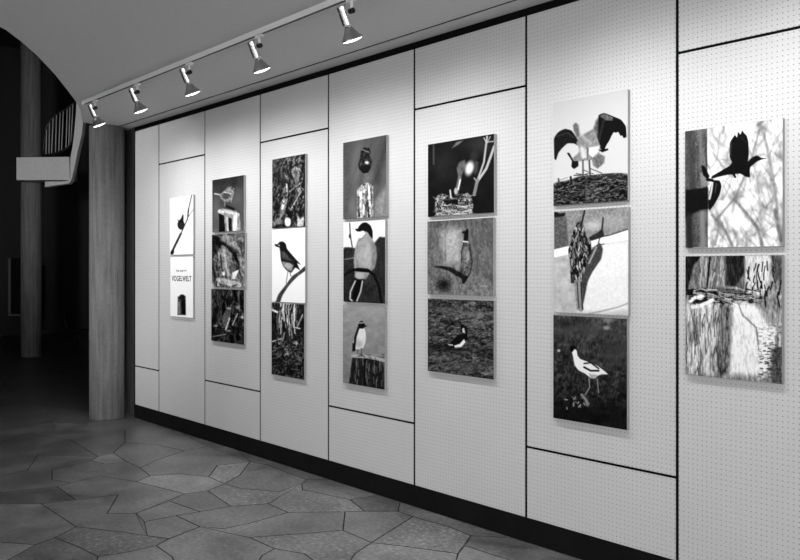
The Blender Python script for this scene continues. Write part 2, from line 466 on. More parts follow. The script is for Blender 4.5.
TILT = math.radians(25)
def make_spot():
    root = empty('track_spotlight', (0, 0, 0), 'x', 'spotlight', 'spotlights on the ceiling track')
    bm = bmesh.new(); box(bm, (-.04, -.013, -.018), (.04, .013, 0), .003); link('track_adapter', bm, M['track'], root)
    bm = bmesh.new(); tube(bm, [(0, 0, -.015), (0, 0, -.064)], .009, 12); link('stem', bm, M['track'], root, True)
    bm = bmesh.new(); tube(bm, [(.014, 0, -.070), (-.016, 0, -.070)], .016, 20); link('pivot_knob', bm, M['knob'], root)
    rot = Matrix.Rotation(TILT, 4, 'X'); base = Vector((-.076, -.018, -.027))
    def place(o):
        o.data.transform(Matrix.Translation(base) @ rot @ Matrix.Scale(1.07, 4)); return o
    bm = bmesh.new(); lathe(bm, [(.012, -.002), (.024, 0), (.027, .004), (.027, .030), (.0255, .032), (.0255, .036), (.027, .038), (.027, .104), (.018, .112), (.016, .122)], 32)
    place(link('lamp_body', bm, M['chrome'], root))
    bm = bmesh.new()
    prof = [(.018, .118), (.024, .122), (.032, .140), (.046, .162), (.058, .178), (.060, .186)]
    lathe(bm, prof + [(r - .003, h) for r, h in prof[::-1]], 40, closed_ends=False)
    refl = place(link('reflector', bm, M['satin'], root))
    bm = bmesh.new(); lathe(bm, [(.012, .125), (.030, .150), (.050, .172), (.056, .184), (.050, .189), (.030, .194), (.008, .196)], 32)
    place(link('lamp_bulb', bm, M['lamp'], refl, True))
    return root
def copy_thing(o):
    c = o.copy(); C.objects.link(c)
    for ch in o.children:
        d = ch.copy(); C.objects.link(d); d.parent = c
        for gc in ch.children:
            e = gc.copy(); C.objects.link(e); e.parent = d
    return c
S_LAB = ['chrome track spotlight nearest the round concrete column, last at the far end',
         'second chrome track spotlight counting from the concrete column',
         'middle one of five chrome track spotlights above the wall',
         'large chrome track spotlight, fourth counting from the concrete column',
         'largest chrome track spotlight at the top, above the framed heron-free panel',
         'chrome track spotlight just beyond the top edge, above the storks',
         'chrome track spotlight beyond the top edge, above the flying woodpecker']
S_LAB[4] = 'largest chrome track spotlight, cut close by the top edge of the photo'
proto = make_spot()
sx = [-7.50, -6.60, -5.68, -4.70, -3.72, -2.48, -1.5]
spots = []
for i, x in enumerate(sx):
    o = proto if i == 0 else copy_thing(proto)
    o.location = (x, TY + .018, CEIL - .036); o['label'] = S_LAB[i]
    spots.append(o)
for i, o in enumerate(spots):
    ld = bpy.data.lights.new('spot_beam', 'SPOT'); ld.energy = 54; ld.spot_size = math.radians(160); ld.spot_blend = 1.0
    ld.shadow_soft_size = .022
    l = bpy.data.objects.new('spot_beam', ld); C.objects.link(l); l.parent = o
    l.location = Vector((-.076, -.018, -.027)) + Vector((0, math.sin(TILT), -math.cos(TILT))) * .235
    l.rotation_euler = (math.radians(21), 0, 0)

# ------------------------------------------------------------------ painting the photographs on the boards
def vn(x, y, seed):
    xi = np.floor(x); yi = np.floor(y); fx = x - xi; fy = y - yi
    fx = fx * fx * (3 - 2 * fx); fy = fy * fy * (3 - 2 * fy)
    def h(a, b):
        v = np.sin(a * 127.1 + b * 311.7 + seed * 74.7) * 43758.5453
        return v - np.floor(v)
    return (h(xi, yi) * (1 - fx) + h(xi + 1, yi) * fx) * (1 - fy) + (h(xi, yi + 1) * (1 - fx) + h(xi + 1, yi + 1) * fx) * fy
def sstep(x): x = np.clip(x, 0, 1); return x * x * (3 - 2 * x)

class Canvas:
    def __init__(s, X0, X1, Z0, Z1, Y):
        (ax, ay), (bx, by) = project(X0, Y, Z1), project(X1, Y, Z1)
        cy = project(X1, Y, Z0)[1]
        s.nu = int((bx - ax) / .5) + 2; s.nv = int(abs(cy - by) / .52) + 2
        # columns spaced evenly as seen, so cells stay square
        u = np.linspace(0, 1, s.nu); v = np.linspace(0, 1, s.nv)
        s.X = X0 + (X1 - X0) * u; s.Z = Z1 + (Z0 - Z1) * v
        XX, ZZ = np.meshgrid(s.X, s.Z); s.YY = Y
        dx = XX - CAM[0]; dy = Y - CAM[1]; dz = ZZ - CAM[2]
        d = dx * FW[0] + dy * FW[1]; l = dx * RT[0] + dy * RT[1]
        s.px = 400 + F_PX * l / d; s.py = HORIZ - F_PX * dz / d
        s.v = np.full(XX.shape, .5)
    def view(s, ox, oy, k): s.ox, s.oy, s.k = ox, oy, k; return s
    def P(s, pts): return [(s.ox + x / s.k, s.oy + y / s.k) for x, y in pts]
    def fill(s, v): s.v[:] = v; return s
    def put(s, m, val): s.v = s.v * (1 - m) + val * m; return s
    def dist(s, pts, closed):
        D = np.full(s.px.shape, 1e9); n = len(pts)
        for i in range(n if closed else n - 1):
            (x0, y0), (x1, y1) = pts[i], pts[(i + 1) % n]
            dx, dy = x1 - x0, y1 - y0; L = dx * dx + dy * dy + 1e-9
            t = np.clip(((s.px - x0) * dx + (s.py - y0) * dy) / L, 0, 1)
            D = np.minimum(D, np.hypot(s.px - x0 - t * dx, s.py - y0 - t * dy))
        return D
    def inside(s, pts):
        I = np.zeros(s.px.shape, bool); n = len(pts)
        for i in range(n):
            (x0, y0), (x1, y1) = pts[i], pts[(i + 1) % n]
            if y0 == y1: continue
            c = ((y0 > s.py) != (y1 > s.py)) & (s.px < (x1 - x0) * (s.py - y0) / (y1 - y0) + x0)
            I ^= c
        return I
    def mask(s, pts, soft=.5):
        q = s.P(pts); D = s.dist(q, True); sd = np.where(s.inside(q), D, -D)
        return sstep(sd / (2 * soft) + .5)
    def curve(s, pts):
        if len(pts) < 7: return pts
        n = len(pts); o = []
        for i in range(n):
            p0, p1, p2, p3 = pts[i - 1], pts[i], pts[(i + 1) % n], pts[(i + 2) % n]
            o.append(p1)
            for t in (.33, .67):
                q = [.5 * (2 * b + (c - a) * t + (2 * a - 5 * b + 4 * c - d) * t * t + (3 * b - a - 3 * c + d) * t ** 3) for a, b, c, d in zip(p0, p1, p2, p3)]
                q = [q[k] * .4 + (p1[k] + (p2[k] - p1[k]) * t) * .6 for k in (0, 1)]
                o.append(tuple(q))
        return o
    def poly(s, pts, val, soft=.5, a=1.0):
        m = s.mask(s.curve(pts), soft)
        tex = s.noise(1.3, 1.8, len(pts) + pts[0][0], 20) * .55 * max(0, val * (1 - val))
        return s.put(m * a, val + tex)
    def ridge(s, amt, sx, sy, seed, ang=0, m=1.0, p=4):
        n = 1 - np.abs(s.noise(sx, sy, seed, ang, 2)) * 1.6
        s.v = s.v + amt * (np.clip(n, 0, 1) ** p - .25) * m; return s
    def line(s, pts, w, val, soft=.5, a=1.0):
        D = s.dist(s.P(pts), False); m = sstep((w / 2 / s.k - D) / (2 * soft) + .5)
        return s.put(m * a, val)
    def blob(s, cx, cy, rx, ry, val, soft=.5, ang=0, a=1.0):
        cx, cy = s.ox + cx / s.k, s.oy + cy / s.k; rx /= s.k; ry /= s.k
        c, q = math.cos(math.radians(ang)), math.sin(math.radians(ang))
        x = (s.px - cx) * c + (s.py - cy) * q; y = -(s.px - cx) * q + (s.py - cy) * c
        r = np.sqrt((x / rx) ** 2 + (y / ry) ** 2); sd = (1 - r) * min(rx, ry)
        return s.put(sstep(sd / (2 * soft) + .5) * a, val)
    def noise(s, sx, sy, seed, ang=0, oct=3):
        c, q = math.cos(math.radians(ang)), math.sin(math.radians(ang))
        x = (s.px * c + s.py * q) / sx; y = (-s.px * q + s.py * c) / sy
        r = 0; a = .5; t = 0
        for i in range(oct):
            r = r + a * vn(x * 2 ** i, y * 2 ** i, seed + i * 3.1); t += a; a *= .55
        return (r / t - .5) * 2
    def grain(s, amt, sx, sy, seed, ang=0, oct=3, m=1.0): s.v = s.v + amt * s.noise(sx, sy, seed, ang, oct) * m; return s
    def grad(s, top, bot):
        t = np.linspace(0, 1, s.nv)[:, None]; s.v = np.broadcast_to(top + (bot - top) * t, s.v.shape).copy(); return s
    def build(s, parent):
        nv, nu = s.nv, s.nu
        XX, ZZ = np.meshgrid(s.X, s.Z)
        co = np.stack([XX - parent.location.x, np.full(XX.shape, s.YY - parent.location.y), ZZ - parent.location.z], -1).reshape(-1, 3)
        i = np.arange(nv * nu).reshape(nv, nu)
        q = np.stack([i[:-1, :-1], i[1:, :-1], i[1:, 1:], i[:-1, 1:]], -1).reshape(-1, 4)
        me = bpy.data.meshes.new('print')
        me.vertices.add(len(co)); me.vertices.foreach_set('co', co.ravel())
        me.loops.add(q.size); me.loops.foreach_set('vertex_index', q.ravel().astype(np.int32))
        me.polygons.add(len(q)); me.polygons.foreach_set('loop_start', np.arange(0, q.size, 4, dtype=np.int32))
        me.update(calc_edges=True)
        at = me.color_attributes.new('tone', 'FLOAT_COLOR', 'POINT')
        v = np.clip(s.v, 0.02, 1).ravel()
        lin = np.where(v <= .04045, v / 12.92, ((v + .055) / 1.055) ** 2.4)
        lin = np.maximum(lin, .0025) ** 1.18 * .92
        at.data.foreach_set('color', np.stack([lin, lin, lin, np.ones_like(lin)], -1).ravel().astype(np.float32))
        o = bpy.data.objects.new('print', me); C.objects.link(o); o.parent = parent
        me.materials.append(M['print'])
        return o

R = random.Random(3)
def twigs(c, n, bx, ln, w, val, a0, a1, soft=.4, a=.9, rnd=R):
    """n short strokes inside box bx (crop pixels)"""
    for _ in range(n):
        x = rnd.uniform(bx[0], bx[2]); y = rnd.uniform(bx[1], bx[3]); an = math.radians(rnd.uniform(a0, a1)); L = rnd.uniform(ln * .4, ln)
        dx, dy = math.cos(an) * L / 2, math.sin(an) * L / 2; b = rnd.uniform(-.15, .15) * L
        v = val if not isinstance(val, tuple) else rnd.uniform(*val)
        c.line([(x - dx, y - dy), (x - dy * .1 + b * .3, y + b), (x + dx, y + dy)], w * rnd.uniform(.6, 1.2), v, soft, a)

# --- column 1
def p_poster_twig(c):
    c.view(165, 190, 8.485).fill(1.0)
    c.line([(52, 540), (75, 490), (105, 440), (150, 335), (190, 250), (200, 160), (228, 40)], 9, .22)
    c.line([(60, 525), (100, 440), (135, 370)], 16, .1)
    c.line([(185, 250), (240, 165)], 5, .35)
    c.line([(195, 215), (200, 160)], 12, .25)
    c.blob(62, 528, 14, 22, .08, ang=20)
    c.poly([(105, 290), (112, 265), (103, 250), (120, 258), (138, 235), (150, 205), (158, 215), (158, 265), (166, 290), (158, 325), (135, 338), (112, 322)], .12)
    c.blob(135, 300, 20, 25, .2, 1.0)
def p_poster_text(c):
    c.view(165, 250, 8).fill(1.0)
    c.poly([(102, 372), (165, 368), (166, 520), (100, 520)], .3)
    c.poly([(130, 400), (165, 395), (166, 520), (132, 518)], .05)
    c.blob(135, 378, 22, 22, .08); c.line([(148, 360), (158, 372)], 6, .1)
    c.line([(112, 420), (114, 505)], 14, .62, 1.0); c.grain(.12, 1.2, 2.5, 5, m=c.mask([(102, 370), (165, 368), (166, 520), (100, 520)]))
# --- column 2
def p_sparrow_post(c):
    c.view(205, 172, 8.75).grad(.22, .42)
    c.grain(.12, 9, 14, 1)
    c.blob(300, 260, 50, 70, .42, 5, a=.6); c.blob(100, 330, 40, 90, .45, 5, a=.5)
    c.poly([(118, 330), (150, 318), (270, 340), (300, 375), (318, 520), (120, 525)], .62)
    c.poly([(120, 360), (165, 380), (178, 525), (122, 525)], .05)
    c.poly([(205, 400), (232, 405), (235, 520), (210, 522)], .08)
    c.line([(192, 400), (200, 520)], 14, .85); c.line([(265, 390), (262, 510)], 34, .95, 1)
    c.line([(125, 345), (200, 350), (290, 372)], 26, .82, .8); c.grain(.2, 1.2, 3, 8, m=c.mask([(118, 330), (150, 318), (270, 340), (300, 375), (318, 520), (120, 525)]))
    c.line([(190, 300), (250, 325)], 22, .1, .8)
    c.line([(85, 190), (140, 200)], 12, .75); 
    c.poly([(130, 200), (165, 165), (200, 135), (230, 126), (255, 145), (252, 190), (235, 240), (200, 262), (160, 255), (135, 225)], .55)
    c.blob(185, 210, 35, 28, .32, 1); c.blob(235, 150, 20, 14, .65); c.line([(165, 175), (225, 190)], 7, .8); c.blob(240, 140, 8, 6, .1)
    c.line([(228, 150), (258, 160)], 6, .15); c.line([(175, 262), (172, 300)], 6, .6); c.line([(232, 240), (228, 265)], 5, .7)
    c.grain(.16, 1.1, 1.1, 3, m=c.mask([(130, 200), (165, 165), (200, 135), (230, 126), (255, 145), (252, 190), (235, 240), (200, 262), (160, 255), (135, 225)]))
def p_owl(c):
    c.view(205, 230, 8.75).fill(.42).grain(.38, 2.2, 6, 11, ang=-20).grain(.2, 1.2, 1.6, 12)
    c.poly([(60, 40), (125, 60), (150, 130), (110, 190), (70, 250), (60, 250)], .1, 1.2)
    c.poly([(130, 60), (220, 45), (330, 180), (300, 200), (240, 150), (160, 110)], .62, 1, .7)
    c.line([(155, 115), (250, 200), (290, 300), (280, 340)], 26, .08, 1.2)
    c.poly([(130, 170), (165, 140), (215, 190), (240, 260), (215, 330), (200, 400), (150, 340), (125, 240)], .6, 1.5, .75)
    c.line([(165, 170), (190, 330), (210, 400)], 14, .85, 1.2, .8); c.line([(135, 220), (150, 350), (185, 420)], 12, .12, .8)
    c.poly([(210, 270), (265, 270), (295, 330), (250, 360), (215, 350)], .4, 1, .7)
    c.poly([(240, 370), (300, 345), (260, 430), (235, 430)], .98, .8); c.blob(165, 380, 12, 20, .9)
    c.line([(80, 490), (120, 440), (200, 460), (300, 480)], 50, .85, 1, .75); c.line([(100, 500), (105, 450)], 8, .1); c.line([(240, 490), (280, 480)], 9, .15)
    c.ridge(.16, 2.2, 9, 18, -14); c.grain(.2, 1.4, 2.5, 17, ang=-15); c.line([(345, 60), (350, 210)], 16, .1, 1, .8); c.line([(70, 300), (90, 480)], 22, .1, 1.5, .7)
def p_thicket_bird(c):
    c.view(205, 284, 8.75).fill(.13).grain(.16, 1.6, 3, 21)
    c.ridge(.38, 3, 14, 22, 8); c.ridge(.3, 3, 7, 23, -35)
    twigs(c, 14, (60, 50, 150, 300), 150, 6, (.3, .5), 84, 100)
    twigs(c, 12, (200, 60, 340, 500), 60, 4, (.3, .5), 20, 160)
    c.poly([(150, 290), (180, 230), (200, 205), (228, 208), (230, 240), (218, 300), (190, 370), (155, 370)], .4, 1)
    c.blob(208, 213, 16, 8, .75); c.line([(215, 300), (190, 375), (180, 400)], 11, .95)
    c.line([(285, 260), (240, 360)], 10, .75); c.line([(295, 70), (300, 240)], 7, .55); c.blob(290, 205, 16, 14, .6)
    c.blob(325, 290, 14, 11, .75); c.line([(70, 460), (180, 440)], 9, .6); c.blob(205, 410, 25, 10, .55); c.blob(95, 365, 18, 8, .7)
    c.grain(.16, 1.3, 1.6, 25)
# --- column 3
def p_thicket_high(c):
    c.view(265, 150, 7).fill(.15).grain(.25, 2, 4, 31, ang=15).ridge(.4, 3, 9, 32, 20).ridge(-.3, 3, 6, 33, -30)
    c.line([(115, 60), (110, 190)], 20, .38, 2, .7); c.line([(75, 80), (80, 240)], 26, .28, 2, .6)
    c.poly([(170, 150), (190, 120), (235, 110), (255, 150), (235, 200), (215, 215), (190, 190)], .55, 1.2)
    c.blob(215, 160, 12, 20, .3, 1); c.line([(265, 220), (160, 300), (150, 330)], 7, .6); c.line([(245, 300), (180, 420)], 9, .7)
    c.poly([(110, 420), (112, 350), (135, 335), (155, 350), (140, 430), (112, 480), (95, 510)], .65, 1, .9); c.line([(128, 360), (122, 410)], 14, .95, 1)
    c.line([(150, 240), (155, 290)], 13, .75); c.poly([(220, 265), (250, 265), (255, 300), (235, 300)], .6)
    twigs(c, 22, (60, 220, 280, 500), 50, 4, (.35, .65), 30, 150); twigs(c, 25, (60, 60, 280, 500), 60, 8, .04, 60, 130)
    c.blob(160, 505, 22, 32, .95, 1); c.poly([(225, 540), (228, 455), (245, 485), (275, 460), (270, 535)], .8, .8)
    c.blob(95, 500, 25, 22, .55, 1.2); c.grain(.22, 1.4, 1.8, 35)
def p_blackbird(c):
    c.view(265, 224, 7).fill(1.0)
    c.poly([(75, 545), (95, 490), (150, 420), (190, 365), (240, 330), (285, 290), (285, 325), (230, 365), (195, 400), (165, 435), (125, 495), (105, 548)], .3)
    c.grain(.14, 1.4, 2, 41, m=c.mask([(75, 545), (95, 490), (150, 420), (190, 365), (240, 330), (285, 290), (285, 325), (230, 365), (165, 435), (105, 548)]))
    c.line([(160, 335), (148, 415)], 5, .5); c.line([(175, 340), (182, 365)], 5, .4)
    body = [(105, 190), (100, 165), (80, 160), (66, 148), (72, 140), (88, 142), (100, 125), (125, 122), (145, 138), (155, 175), (180, 205), (215, 245), (250, 285), (225, 275), (245, 325), (215, 305), (200, 320), (185, 340), (160, 332), (130, 300), (112, 255)]
    c.poly(body, .12)
    c.poly([(108, 195), (130, 190), (170, 235), (200, 260), (160, 255), (118, 240)], .36, 1)
    c.poly([(115, 262), (165, 270), (200, 290), (185, 332), (160, 325), (132, 295)], .62, 1.2); c.blob(160, 290, 24, 16, .75, 1.5)
    c.grain(.12, 1.2, 1.5, 43, m=c.mask(body)); c.blob(98, 150, 6, 5, .8)
def p_reeds(c):
    c.view(265, 300, 7).fill(.15).grain(.12, 2, 3, 51)
    twigs(c, 26, (50, 20, 275, 230), 210, 6, (.35, .6), 83, 97); twigs(c, 30, (100, 20, 215, 200), 240, 5, (.7, 1), 84, 99); twigs(c, 16, (50, 20, 275, 200), 150, 8, .05, 80, 100)
    c.poly([(45, 60), (95, 80), (90, 95), (45, 75)], .95); c.line([(210, 60), (200, 190), (245, 200)], 7, .95); c.line([(265, 100), (225, 190)], 7, .8)
    c.line([(135, 230), (125, 280), (100, 310)], 8, .7); c.line([(50, 290), (120, 270)], 8, .7)
    c.poly([(80, 340), (130, 290), (190, 280), (240, 330), (265, 400), (230, 450), (110, 450)], .2, 2, .85)
    c.blob(155, 375, 30, 12, .55, 1, ang=-25); c.blob(215, 300, 22, 12, .55, 1, ang=20); c.blob(125, 400, 22, 12, .06, 1)
    b_ = np.clip((c.py - 336) / 8, 0, 1); c.ridge(.42, 3, 4, 57, 30, b_); c.ridge(-.3, 3, 3, 58, -20, b_); twigs(c, 30, (50, 260, 275, 540), 34, 4, (.3, .55), 0, 180)
    c.grain(.2, 1.3, 1.8, 55)
# --- column 4
def p_bird_stump(c):
    c.view(340, 130, 6.22).grad(.38, .42).grain(.08, 6, 30, 61, ang=15)
    c.poly([(225, 240), (275, 80), (290, 60), (290, 160), (240, 330), (200, 340)], .25, 4, .8)
    c.poly([(20, 90), (60, 90), (75, 540), (22, 552)], .3, 5, .6); c.poly([(215, 548), (220, 440), (290, 340), (290, 545)], .62, 3, .8); c.blob(80, 490, 24, 60, .55, 4, a=.6)
    sp_ = [(128, 345), (165, 325), (205, 345), (208, 548), (105, 550), (105, 375)]; c.poly(sp_, .66)
    c.line([(128, 390), (132, 540)], 9, .98, .8); c.line([(182, 350), (186, 470)], 9, .98, .8); c.line([(150, 380), (145, 530)], 6, .95, .6); c.line([(115, 400), (118, 540)], 8, .3, .8, .8); c.line([(172, 440), (180, 540)], 9, .2, .8); c.line([(165, 380), (160, 540)], 9, .25, 1, .7); c.line([(190, 360), (200, 450)], 6, .35, .8, .7); c.line([(140, 360), (150, 460)], 5, .3, .8, .7); c.grain(.5, 1.1, 2.6, 64, 0, 3, c.mask(sp_))
    c.poly([(138, 265), (178, 265), (180, 322), (140, 325)], .42, .8)
    b = [(130, 130), (150, 108), (180, 110), (190, 135), (185, 160), (198, 190), (192, 235), (175, 265), (145, 270), (120, 245), (113, 215), (125, 175)]
    c.poly(b, .12); c.grain(.3, 1.2, 2, 63, m=c.mask(b)); c.poly([(118, 225), (190, 220), (175, 265), (145, 270)], .06)
    c.blob(167, 203, 13, 10, .85, .8); c.line([(138, 122), (180, 138)], 5, .6); c.line([(135, 190), (125, 225)], 4, .45)
def p_shrike_round(c):
    c.view(340, 216, 6.22).fill(.96)
    c.poly([(15, 210), (60, 195), (95, 200), (150, 190), (215, 165), (245, 130), (265, 132), (290, 150), (290, 560), (15, 560)], .2, 1)
    c.grain(.06, 8, 8, 71, m=c.mask([(15, 210), (290, 180), (290, 560), (15, 560)], 1))
    c.line([(60, 45), (64, 120), (75, 185), (90, 300)], 7, .25); c.blob(62, 125, 7, 14, .2); c.line([(30, 270), (95, 258)], 6, .55)
    c.poly([(102, 390), (150, 395), (118, 510), (95, 530), (75, 505)], .06); c.line([(95, 405), (65, 470), (62, 515), (75, 528)], 8, .85); c.line([(140, 405), (128, 470), (105, 528)], 9, .8)
    b = [(118, 135), (140, 95), (170, 100), (200, 140), (222, 190), (228, 250), (215, 320), (190, 345), (160, 392), (110, 388), (90, 350), (85, 270), (95, 200), (108, 160)]
    c.poly(b, .62, .8); c.blob(160, 240, 40, 90, .76, 7, a=.9); c.poly([(195, 150), (225, 195), (230, 250), (215, 320), (190, 340), (200, 250)], .55, 1.5, .8)
    c.line([(160, 110), (110, 165), (100, 260), (115, 320)], 4, .5, .5, .7); c.line([(105, 185), (170, 190)], 3, .5, .5, .6)
    c.grain(.06, 1.5, 5, 73, m=c.mask(b))
    c.poly([(92, 82), (110, 78), (120, 60), (140, 42), (165, 40), (190, 60), (203, 95), (203, 140), (190, 130), (170, 100), (140, 92), (125, 98), (105, 95)], .08)
    c.poly([(122, 100), (145, 92), (160, 108), (135, 135), (118, 140)], .97)
    c.line([(15, 375), (60, 345), (110, 330), (170, 335), (210, 365), (240, 430), (260, 545)], 17, .07); c.blob(120, 370, 28, 22, .75, 1); c.poly([(100, 325), (190, 335), (180, 352), (100, 345)], .04)
def p_wheatear(c):
    c.view(340, 302, 6.22).grad(.66, .55).grain(.06, 8, 5, 81)
    c.poly([(78, 335), (120, 330), (275, 345), (275, 548), (55, 505)], .15)
    twigs(c, 50, (62, 360, 272, 530), 60, 5, (.3, .6), 86, 98); c.line([(80, 335), (180, 340), (272, 362)], 22, .75, .8); twigs(c, 16, (85, 325, 270, 365), 25, 5, .3, 0, 60)
    c.line([(155, 360), (150, 510)], 10, .04)
    b = [(105, 180), (115, 165), (150, 160), (160, 195), (160, 240), (145, 285), (110, 295), (85, 285), (82, 245)]
    c.poly(b, .93); c.blob(118, 262, 22, 24, .74, 3, a=.8); c.line([(100, 200), (98, 250)], 6, .45, 1, .8)
    c.line([(115, 160), (95, 220), (88, 300)], 14, .1); c.poly([(78, 255), (90, 260), (92, 300), (76, 310)], .06)
    c.poly([(112, 150), (115, 130), (132, 116), (150, 125), (158, 145), (172, 150), (155, 155), (145, 165), (118, 165)], .1); c.line([(115, 132), (150, 128)], 5, .85)
    c.line([(112, 295), (108, 325)], 4, .3); c.line([(132, 288), (135, 325)], 4, .3); c.grain(.04, 1.5, 1.5, 83)
# --- column 5
def p_nest_feed(c):
    c.view(422, 130, 6.22).fill(.09).grain(.05, 8, 8, 91)
    c.blob(140, 220, 60, 80, .2, 8, a=.6); c.blob(360, 90, 70, 50, .3, 8, a=.6); c.line([(72, 90), (72, 210)], 10, .4, 1, .8); c.poly([(185, 112), (215, 75), (260, 62), (225, 92)], .5, 1)
    c.poly([(215, 240), (230, 200), (265, 185), (275, 215), (245, 285), (225, 290)], .42, 1)
    c.blob(325, 160, 25, 30, .2, 2); c.poly([(330, 190), (350, 200), (345, 260), (325, 280)], .3, 1.5)
    c.blob(295, 238, 26, 44, .9, 2.2, ang=15); c.blob(320, 285, 10, 14, .1)
    c.line([(350, 300), (385, 200), (405, 40)], 12, .72); c.line([(345, 320), (400, 240), (450, 100)], 15, .75); c.line([(345, 310), (325, 400)], 20, .55); c.line([(325, 300), (345, 325)], 10, .6)
    c.line([(385, 50), (400, 75)], 6, .8); c.line([(405, 75), (448, 70)], 5, .8); c.line([(425, 40), (405, 80)], 5, .75)
    n = [(92, 535), (78, 480), (88, 420), (120, 395), (160, 408), (205, 425), (250, 405), (285, 390), (312, 430), (318, 480), (300, 527), (200, 532)]
    c.poly(n, .5, 1); 
    c.ridge(.45, 2.6, 2.0, 94, 20, c.mask(n)); c.ridge(.35, 2.2, 3, 96, -35, c.mask(n)); twigs(c, 60, (85, 405, 312, 530), 60, 4, (.45, .85), -30, 35); twigs(c, 60, (85, 405, 312, 520), 40, 5, .1, 0, 180)
    c.poly([(130, 435), (220, 430), (225, 462), (150, 465)], .08, 1); twigs(c, 16, (95, 460, 310, 530), 90, 4, (.6, .95), -12, 18)
    c.line([(235, 295), (215, 390)], 22, .5, 1); c.line([(238, 310), (225, 370)], 8, .95); c.line([(175, 375), (180, 420)], 9, .85); c.blob(210, 380, 10, 20, .75)
    c.grain(.12, 1.1, 1.3, 95, m=c.mask(n) + .15)
def p_pheasant(c):
    c.view(422, 214, 6.22).grad(.42, .52).grain(.1, 3, 7, 101)
    c.poly([(110, 110), (180, 90), (245, 90), (250, 300), (140, 310)], .78, 7, .85); c.line([(145, 120), (145, 300)], 6, .35, 1, .5)
    c.grain(.12, 1.4, 2.2, 103); c.blob(135, 440, 38, 36, .12, 5); c.blob(420, 390, 30, 20, .3, 4, a=.7); c.grain(.12, 1.5, 1.5, 104, m=np.clip((c.py - 262) / 12, 0, 1))
    b = [(262, 165), (290, 172), (298, 230), (312, 300), (300, 360), (285, 400), (255, 405), (215, 385), (165, 352), (75, 328), (120, 322), (180, 330), (225, 345), (238, 300), (245, 230)]
    c.poly(b, .4, .7); c.line([(262, 170), (245, 240), (238, 320), (262, 400)], 5, .14, .8, .8); c.line([(296, 190), (312, 300), (298, 370), (270, 420)], 7, .14, .8, .8); c.poly([(262, 200), (285, 200), (290, 300), (265, 340), (252, 290)], .55, 1.2, .8); c.poly([(75, 328), (120, 323), (190, 338), (240, 365), (280, 390), (262, 405), (215, 385), (165, 352)], .12, .7)
    c.poly([(235, 330), (250, 380), (290, 385), (262, 435), (250, 430), (245, 400)], .12, .8); c.blob(285, 260, 10, 30, .7, 1); c.line([(240, 250), (235, 330)], 6, .7, .6)
    c.blob(225, 330, 18, 22, .62, 1.5); c.grain(.2, 1.2, 1.6, 106, m=c.mask(b))
    c.poly([(258, 165), (262, 125), (250, 118), (250, 108), (270, 105), (280, 88), (290, 105), (286, 165)], .1); c.line([(256, 170), (285, 174)], 7, .95)
def p_lapwing(c):
    c.view(422, 294, 6.22).fill(.31).grain(.24, 5, 1.8, 111).grain(.24, 1.8, 1.2, 112).ridge(-.25, 6, 2, 115, -8)
    c.blob(300, 125, 110, 14, .52, 3, a=.8); c.blob(330, 185, 70, 14, .48, 3, a=.7); c.blob(150, 90, 60, 12, .42, 3, a=.7)
    c.blob(130, 335, 110, 30, .12, 5, a=.7); c.blob(390, 355, 60, 22, .12, 5, a=.6); c.blob(120, 395, 100, 16, .5, 4, a=.6); c.blob(260, 455, 160, 20, .42, 5, a=.6); c.blob(80, 60, 40, 20, .14, 4, a=.6)
    c.grain(.12, 1.5, 1.1, 113)
    c.line([(225, 165), (248, 200)], 7, .1); c.poly([(242, 200), (255, 188), (275, 205), (283, 235), (278, 285), (262, 292), (255, 250), (244, 240)], .06)
    c.poly([(250, 215), (262, 210), (270, 245), (252, 240)], .85); c.poly([(165, 308), (210, 270), (250, 248), (262, 285), (230, 315), (200, 325), (150, 322)], .07)
    c.poly([(200, 322), (235, 310), (262, 280), (270, 300), (245, 330), (208, 342)], .97); c.line([(162, 314), (190, 318)], 7, .9); c.line([(140, 318), (160, 316)], 7, .08); c.blob(230, 345, 40, 12, .15, 1.5)
